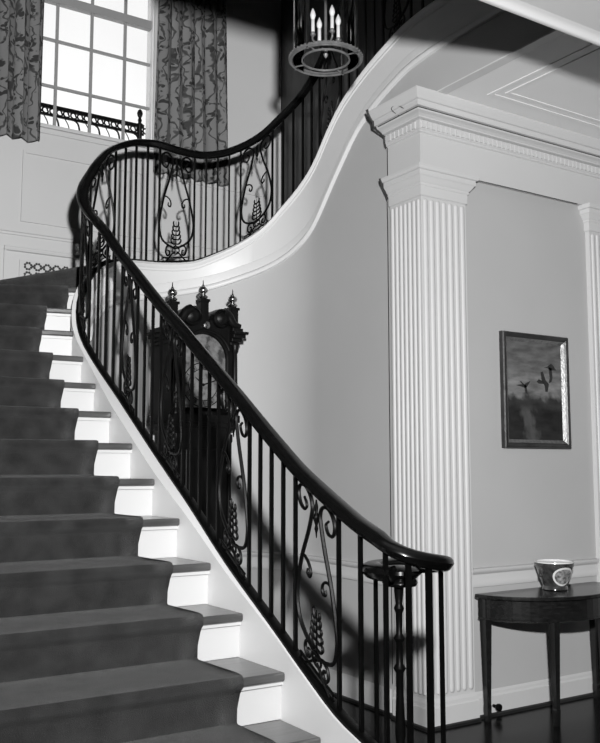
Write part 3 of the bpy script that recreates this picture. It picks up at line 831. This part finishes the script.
g.lathe((KX, KY+.054, 2.055), [(.010,0),(.010,.006),(.004,.008)], 12, axis='y')
obj('clock_hands', g, M['iron'], dial)

# ------------------------------------------------------------------ lantern
LC = Vector((2.575, 3.745, 3.60))
lt = thing('hanging_lantern', 'glass hall lantern hanging on a chain in the stairwell with four candle lights', 'lantern', (LC.x, LC.y, 3.5))
g = G(); R_ = .185
g.lathe((LC.x, LC.y, 3.60), [(R_+.004,0),(R_+.010,.006),(R_+.006,.02),(R_+.002,.03),(R_-.004,.03),(R_-.004,.012),(R_-.05,.008),(R_-.05,0)], 40)
for j in range(48):
    t = 2*PI*j/48; g.sphere((LC.x+(R_+.006)*math.cos(t), LC.y+(R_+.006)*math.sin(t), 3.616), .007, 6, 4)
# open ring: remove nothing, the inner edge is bridged by spokes
lower = G()
def ringband(g, ro, ri, z0, z1, n=44):
    vs = []
    for j in range(n):
        t = 2*PI*j/n; c, s_ = math.cos(t), math.sin(t)
        vs += [(LC.x+ro*c, LC.y+ro*s_, z0), (LC.x+ro*c, LC.y+ro*s_, z1), (LC.x+ri*c, LC.y+ri*s_, z1), (LC.x+ri*c, LC.y+ri*s_, z0)]
    fs = []
    for j in range(n):
        k = (j+1) % n
        for q in range(4): fs.append((4*j+q, 4*k+q, 4*k+(q+1) % 4, 4*j+(q+1) % 4))
    g.add(vs, fs)
g = G(); ringband(g, R_+.004, R_-.006, 3.622, 3.644); ringband(g, R_+.010, R_-.006, 3.627, 3.634)
for j in range(48):
    t = 2*PI*j/48; g.sphere((LC.x+(R_+.008)*math.cos(t), LC.y+(R_+.006)*math.sin(t), 3.640), .0055, 6, 4)
obj('lower_ring', g, M['dark_metal'], lt, smooth=True)
g = G(); ringband(g, .128, .121, 3.624, 3.633)
for j in range(4):
    t = 2*PI*j/4+.5; g.tube([(LC.x+.12*math.cos(t), LC.y+.12*math.sin(t), 3.63), (LC.x+(R_-.003)*math.cos(t), LC.y+(R_-.003)*math.sin(t), 3.632)], .004, 6)
obj('inner_ring', g, M['dark_metal'], lt, smooth=True)
g = G(); ringband(g, R_+.008, R_-.010, 4.30, 4.335); obj('upper_ring', g, M['dark_metal'], lt, smooth=True)
for j in range(4):
    t = 2*PI*j/4+.44; g = G(); x_, y_ = LC.x+(R_-.002)*math.cos(t), LC.y+(R_-.002)*math.sin(t)
    g.box(x_-.007, y_-.007, 3.62, x_+.007, y_+.007, 4.31); obj('frame_bar', g, M['brass'], lt)
g = G(); n = 40
for ra in (R_-.012,):
    vs = []
    for j in range(n):
        t = 2*PI*j/n; vs += [(LC.x+ra*math.cos(t), LC.y+ra*math.sin(t), 3.625), (LC.x+ra*math.cos(t), LC.y+ra*math.sin(t), 4.305)]
    g.add(vs, [(2*j, 2*((j+1) % n), 2*((j+1) % n)+1, 2*j+1) for j in range(n)])
obj('glass_shade', g, M['glass'], lt, smooth=True)
g = G(); g.tube([(LC.x, LC.y, 3.70), (LC.x, LC.y, 4.50)], .008, 8); g.lathe((LC.x, LC.y, 3.64), [(.002,0),(.009,.008),(.013,.02),(.007,.032),(.014,.045),(.022,.058),(.012,.072),(.010,.085)], 14)
for j in range(4):
    t = 2*PI*j/4-.136; e = .075
    c = catmull([(LC.x, LC.y, 3.73), (LC.x+.035*math.cos(t), LC.y+.035*math.sin(t), 3.705), (LC.x+e*math.cos(t), LC.y+e*math.sin(t), 3.725), (LC.x+e*math.cos(t), LC.y+e*math.sin(t), 3.748)], 4)
    g.tube(c, .005, 6)
for j in range(4):
    t = 2*PI*j/4+.44; c = catmull([(LC.x+(R_-.002)*math.cos(t), LC.y+(R_-.002)*math.sin(t), 4.33), (LC.x+.13*math.cos(t), LC.y+.13*math.sin(t), 4.42), (LC.x+.05*math.cos(t), LC.y+.05*math.sin(t), 4.46), (LC.x, LC.y, 4.50)], 4); g.tube(c, .006, 6)
obj('candle_stem', g, M['dark_metal'], lt, smooth=True)
for j in range(4):
    t = 2*PI*j/4-.136; x_, y_ = LC.x+.075*math.cos(t), LC.y+.075*math.sin(t)
    g = G(); g.lathe((x_, y_, 3.745), [(.006,0),(.014,.006),(.015,.011),(.010,.014),(.010,.022)], 14); cup = obj('candle_cup', g, M['dark_metal'], lt, smooth=True)
    g = G(); g.lathe((x_, y_, 3.765), [(.0095,0),(.0095,.070),(.007,.073)], 12); obj('candle', g, M['candle'], cup, smooth=True)
    g = G(); g.lathe((x_, y_, 3.836), [(.006,0),(.010,.004),(.0145,.018),(.015,.028),(.010,.044),(.004,.058),(.001,.064)], 14); obj('bulb', g, M['candle'], cup, smooth=True)
g = G(); z = 4.49; i = 0
while z < 6.58:
    c = [((LC.x+.012*math.cos(t), LC.y, z+.024+.024*math.sin(t)) if i % 2 else (LC.x, LC.y+.012*math.cos(t), z+.024+.024*math.sin(t))) for t in [j*PI/6 for j in range(12)]]
    g.tube(c, .003, 5, closed=True); z += .040; i += 1
g.lathe((LC.x, LC.y, 6.57), [(.02,0),(.05,.015),(.055,.032)], 20)
obj('chain', g, M['dark_metal'], lt)

# ------------------------------------------------------------------ painting
pt = thing('framed_painting', 'dark framed painting of ducks flying over a marsh on the right wall', 'painting', (4.476, WY, 1.62))
x0, x1, z0, z1 = 4.176, 4.792, 1.617, 2.366
def frame(g, x0, z0, x1, z1, prof):
    """prof: (inset from outer edge, distance from wall)"""
    n = len(prof); vs = []
    for (cx, cz, sx, sz) in ((x0,z0,1,1),(x1,z0,-1,1),(x1,z1,-1,-1),(x0,z1,1,-1)):
        for i_, d in prof: vs.append((cx+sx*i_, WY-d, cz+sz*i_))
    fs = []
    for a in range(4):
        b = (a+1) % 4
        for j in range(n-1): fs.append((a*n+j, b*n+j, b*n+j+1, a*n+j+1))
    g.add(vs, fs)
g = G(); frame(g, x0, z0, x1, z1, [(0,0),(0,.03),(.006,.038),(.016,.040),(.026,.034),(.034,.026),(.034,0)]); obj('frame', g, M['frame_wood'], pt)
g = G(); frame(g, x0+.034, z0+.034, x1-.034, z1-.034, [(0,0),(0,.028),(.003,.028),(.022,.012),(.022,0)]); obj('frame_slip', g, M['frame_gilt'], pt)
cx0, cx1, cz0, cz1 = x0+.055, x1-.055, z0+.055, z1-.055
g = G(); g.box(cx0, WY-.010, cz0, cx1, WY-.002, cz1, 0)
def duck(px, pz, polys):
    for p in polys: g.prism_y([(cx0+(px+a)*(cx1-cx0), cz0+(pz+b_)*(cz1-cz0)) for a, b_ in p], WY-.0112, WY-.0095, 1)
duck(.29, .545, [[(-.14,.005),(-.05,.015),(.02,.02),(.05,.0),(.03,-.02),(-.04,-.008)],[(-.04,.045),(-.07,.05),(-.03,.02),(.02,.01)],[(.0,.0),(.04,.03),(.13,.06),(.10,.03),(.05,-.01)],[(.01,0),(.05,0),(.07,-.08),(.03,-.07)]])
duck(.76, .73, [[(-.09,.02),(-.02,.035),(.05,.07),(.09,.05),(.15,-.0),(.08,.0),(.03,-.005),(-.02,.02)],[(.0,.03),(.06,.02),(.07,-.08),(.05,-.12),(.0,-.14),(.02,-.08)]])
duck(.67, .60, [[(-.06,.10),(-.02,.11),(.03,.02),(.09,-.02),(.06,-.10),(.02,-.10),(.01,-.04),(-.05,.03)],[(-.14,.0),(-.10,.025),(-.02,.01),(.0,-.02),(-.10,-.02)]])
o = obj('canvas', g, [M['canvas'], M['bird']], pt)
L_ = o.data.uv_layers.new(name='UVMap')
for lp in o.data.loops:
    v = o.data.vertices[lp.vertex_index].co+ORG[pt.name]
    L_.data[lp.index].uv = ((v.x-cx0)/(cx1-cx0), (v.z-cz0)/(cz1-cz0))

# ------------------------------------------------------------------ demilune table
TX, TY, TA, TB, TZ = 4.40, 4.06, .54, .415, .742
tb = thing('console_table', 'dark half-round console table with tapered legs against the right wall', 'table', (TX, TY-.2, 0))
def hd(a, b, n=28): return [(TX-a*math.cos(PI*i/n), TY-b*math.sin(PI*i/n)) for i in range(n+1)]
g = G(); g.prism(hd(TA, TB), TZ-.024, TZ); obj('tabletop', g, M['table'], tb, bevel=.006)
g = G(); g.prism(hd(TA-.03, TB-.03), TZ-.150, TZ-.024)
g.sweep(hd(TA-.0295, TB-.0295), [(.0,TZ-.150),(-.004,TZ-.148),(-.004,TZ-.138),(.0,TZ-.136)])
obj('apron', g, M['table'], tb)
def leg(x, y):
    g = G(); w0, w1 = .024, .014
    vs = [(x+a*w, y+b*w, z) for z, w in ((TZ-.030, w0),(TZ-.155, w0),(.10, w1+.001),(.09, w1+.003),(0, w1)) for a, b in ((-1,-1),(1,-1),(1,1),(-1,1))]
    fs = [(0,1,2,3),(19,18,17,16)]+[(4*i+j, 4*i+(j+1) % 4, 4*(i+1)+(j+1) % 4, 4*(i+1)+j) for i in range(4) for j in range(4)]
    return g.add(vs, fs)
for x, y in ((TX-TA+.055, TY-.035), (TX+TA-.055, TY-.035), (4.190, TY-.315), (4.625, TY-.315)): obj('leg', leg(x, y), M['table'], tb)

# pot on the table
QX, QY = 4.41, 3.925
PK = 1.19
pot = thing('cachepot', 'dark glazed flowerpot with a pale oval medallion on the console table', 'flowerpot', (QX, QY, TZ))
g = G(); g.lathe((QX, QY, TZ), [(a_*PK, b_*PK) for a_, b_ in [(.055,0),(.066,.004),(.064,.016),(.060,.022),(.066,.035),(.078,.065),(.090,.100),(.096,.118),(.100,.126),(.100,.140)]], 36)
g.f.pop(); g.mi.pop()
obj('body', g, M['glaze'], pot, smooth=True)
g = G(); g.lathe((QX, QY, TZ), [(a_*PK, b_*PK) for a_, b_ in [(.100,.139),(.099,.146),(.093,.146),(.088,.132),(.080,.09),(.055,.03),(.01,.025)]], 36); obj('rim', g, M['pot_in'], pot, smooth=True)
def onpot(ang, h, d):
    pr = [(.060,.022),(.066,.035),(.078,.065),(.090,.100),(.096,.118),(.100,.126)]
    for (r0, h0), (r1, h1) in zip(pr, pr[1:]):
        if h <= h1: r = r0+(r1-r0)*(h-h0)/(h1-h0); break
    return ((r*PK+d)*math.cos(ang)+QX, (r*PK+d)*math.sin(ang)+QY, TZ+h*PK)
A0 = math.radians(-104)
def disc(ra, rh, d, cen=.073):
    g = G(); vs = [onpot(A0, cen, d)]; n = 28
    for rr_ in (.5, 1):
        for j in range(n):
            t = 2*PI*j/n; vs.append(onpot(A0+ra*rr_*math.cos(t), cen+rh*rr_*math.sin(t), d if rr_ < 1 else d-.0015))
    for j in range(n): vs.append(onpot(A0+ra*1.03*math.cos(2*PI*j/n), cen+rh*1.03*math.sin(2*PI*j/n), -.002))
    fs = [(0, 1+j, 1+(j+1) % n) for j in range(n)]
    for q in (0, 1): fs += [(1+q*n+j, 1+(q+1)*n+j, 1+(q+1)*n+(j+1) % n, 1+q*n+(j+1) % n) for j in range(n)]
    g.add(vs, fs); return g
md = obj('medallion', disc(.72, .048, .003), M['medal_edge'], pot, smooth=True)
obj('medallion_picture', disc(.60, .039, .0045), M['medal'], md, smooth=True)
for a in (-180, 5):                    # moulded mask handles
    g = G(); t = math.radians(a); c = (QX+.118*math.cos(t), QY+.118*math.sin(t), TZ+.125)
    g.sphere(c, .020, 12, 8, sc=(.8,.9,1.1)); g.sphere((c[0]+.010*math.cos(t), c[1]+.010*math.sin(t), c[2]-.008), .009, 8, 6)
    rg = [(c[0]+.006*math.cos(t), c[1]+.006*math.sin(t)+.013*math.cos(q), c[2]-.026+.013*math.sin(q)) for q in [i*PI/6 for i in range(12)]]
    g.tube(rg, .004, 6, closed=True)
    obj('mask_handle', g, M['glaze'], pot, smooth=True)

# small knob on the baseboard by the table leg
g = G(); g.lathe((4.035, WY-.02, .060), [(.010,-.002),(.010,.03),(.018,.034),(.022,.044),(.020,.056),(.010,.062)], 16, axis='y')
tag(obj('door_stop', g, M['iron'], smooth=True), 'small dark knob door stop on the baseboard beside the left table leg', 'door stop')

# ------------------------------------------------------------------ wire along the cornice and pilaster, with shadow lines as tubes
g = G(); w = .0032
yl = 4.395
e1 = [(6.45, PY-.088, 3.650), (PX-.087, PY-.088, 3.650), (PX-.0885, PY-.07, 3.650), (PX-.088, yl-.015, 3.650)]
g.tube(e1, w*.9, 6)
# dark zigzag in place of the gap shadow down the cornice end
zz = [(PX-.158, yl+.012, 3.757), (PX-.142, yl+.012, 3.722), (PX-.112, yl+.012, 3.690), (PX-.108, yl+.012, 3.655), (PX-.088, yl+.012, 3.642), (PX-.046, yl+.012, 3.618), (PX-.022, yl+.012, 3.60), (PX-.016, yl+.012, 3.55), (PX-.006, yl+.012, 3.53)]
g.tube(zz, [.009,.009,.009,.009,.006,.006,.004,.004,.003], 6)
g.tube([(PX-.004, yl, 3.53), (PX-.004, yl, 3.45), (PX-.004, yl, 3.33)], .0022, 5)
g.tube([(PX-.068, yl, 3.318), (PX-.064, yl, 3.295), (PX-.048, yl, 3.27), (PX-.030, yl, 3.235), (PX-.016, yl, 3.21), (PX-.010, yl, 3.19)], .006, 6)
g.tube([(PX-.010, yl, 3.19), (PX-.007, yl, 3.0), (PX-.007, yl, 1.2), (PX-.007, yl, .2)], .0020, 5)
# loop above the corner
lp = catmull([(PX-.090, PY+.09, 3.652), (PX-.112, PY+.11, 3.675), (PX-.125, PY+.12, 3.70), (PX-.125, PY+.08, 3.706), (PX-.112, PY+.04, 3.685), (PX-.090, PY+.01, 3.652)], 5)
g.tube(lp, .0022, 5)
# right end of the capital, then a dark strip for the shadow line under the frieze
xr = 3.872
g.tube([(xr+.066, WY-.004, 3.318), (xr+.060, WY-.004, 3.29), (xr+.045, WY-.004, 3.255), (xr+.02, WY-.004, 3.215), (xr+.008, WY-.004, 3.19)], .0045, 6)
g.tube([(xr+.066, PY+.0, 3.316), (4.4, PY-.001, 3.316), (4.92, PY-.001, 3.314)], .0025, 5)
tag(obj('wire', g, M['wire'], smooth=True), 'thin dark wire stapled along the white cornice and down the corner pilaster, plus dark strips for shadow lines', 'wire')

# ------------------------------------------------------------------ light
w = bpy.data.worlds.new('overcast sky'); SC.world = w; w.use_nodes = True
nt = w.node_tree; bg = nt.nodes['Background']
tc = nt.nodes.new('ShaderNodeTexCoord'); nz = nt.nodes.new('ShaderNodeTexNoise'); nz.inputs['Scale'].default_value = 3; nz.inputs['Detail'].default_value = 4
nt.links.new(tc.outputs['Generated'], nz.inputs['Vector'])
rp = nt.nodes.new('ShaderNodeValToRGB'); rp.color_ramp.elements[0].position = .3; rp.color_ramp.elements[0].color = (.86,.86,.86,1); rp.color_ramp.elements[1].position = .6; rp.color_ramp.elements[1].color = (1.1,1.1,1.1,1)
nt.links.new(nz.outputs['Fac'], rp.inputs[0]); nt.links.new(rp.outputs[0], bg.inputs[0]); bg.inputs[1].default_value = 1.12

ld = bpy.data.lights.new('flash_lamp', 'SPOT'); ld.energy = 280; ld.spot_size = math.radians(130); ld.spot_blend = 1; ld.shadow_soft_size = .055
ld.use_nodes = True
nt = ld.node_tree; em = nt.nodes['Emission']; fo = nt.nodes.new('ShaderNodeLightFalloff'); fo.inputs['Strength'].default_value = 1.0
m1 = nt.nodes.new('ShaderNodeMath'); m1.operation = 'MULTIPLY'; m1.inputs[1].default_value = .45
m2 = nt.nodes.new('ShaderNodeMath'); m2.operation = 'MULTIPLY_ADD'; m2.inputs[1].default_value = .10
nt.links.new(fo.outputs['Linear'], m1.inputs[0]); nt.links.new(fo.outputs['Constant'], m2.inputs[0]); nt.links.new(m1.outputs[0], m2.inputs[2])
nt.links.new(m2.outputs[0], em.inputs['Strength'])
lo = bpy.data.objects.new('flash_lamp', ld); lo.location = (.24, 0, 2.1); lo.rotation_euler = Vector((.42, .90, .10)).to_track_quat('-Z', 'Y').to_euler(); COL.objects.link(lo)

# ------------------------------------------------------------------ camera
cd = bpy.data.cameras.new('camera'); cam = bpy.data.objects.new('camera', cd); COL.objects.link(cam); SC.camera = cam
cd.sensor_fit = 'VERTICAL'; cd.sensor_height = 24; cd.lens = 24*900/743
cd.clip_start = .05
A = math.radians(57.2); T = math.atan(95/900)
fw = Vector((math.cos(A)*math.cos(T), math.sin(A)*math.cos(T), math.sin(T)))
cam.location = (0, 0, 1.5)
cam.rotation_euler = fw.to_track_quat('-Z', 'Y').to_euler()

vs_ = SC.view_settings
SC.display_settings.display_device = 'sRGB'
vs_.view_transform = 'Standard'; vs_.look = 'None'; vs_.exposure = 0; vs_.gamma = 1; vs_.use_curve_mapping = False
SC.cycles.diffuse_bounces = 1
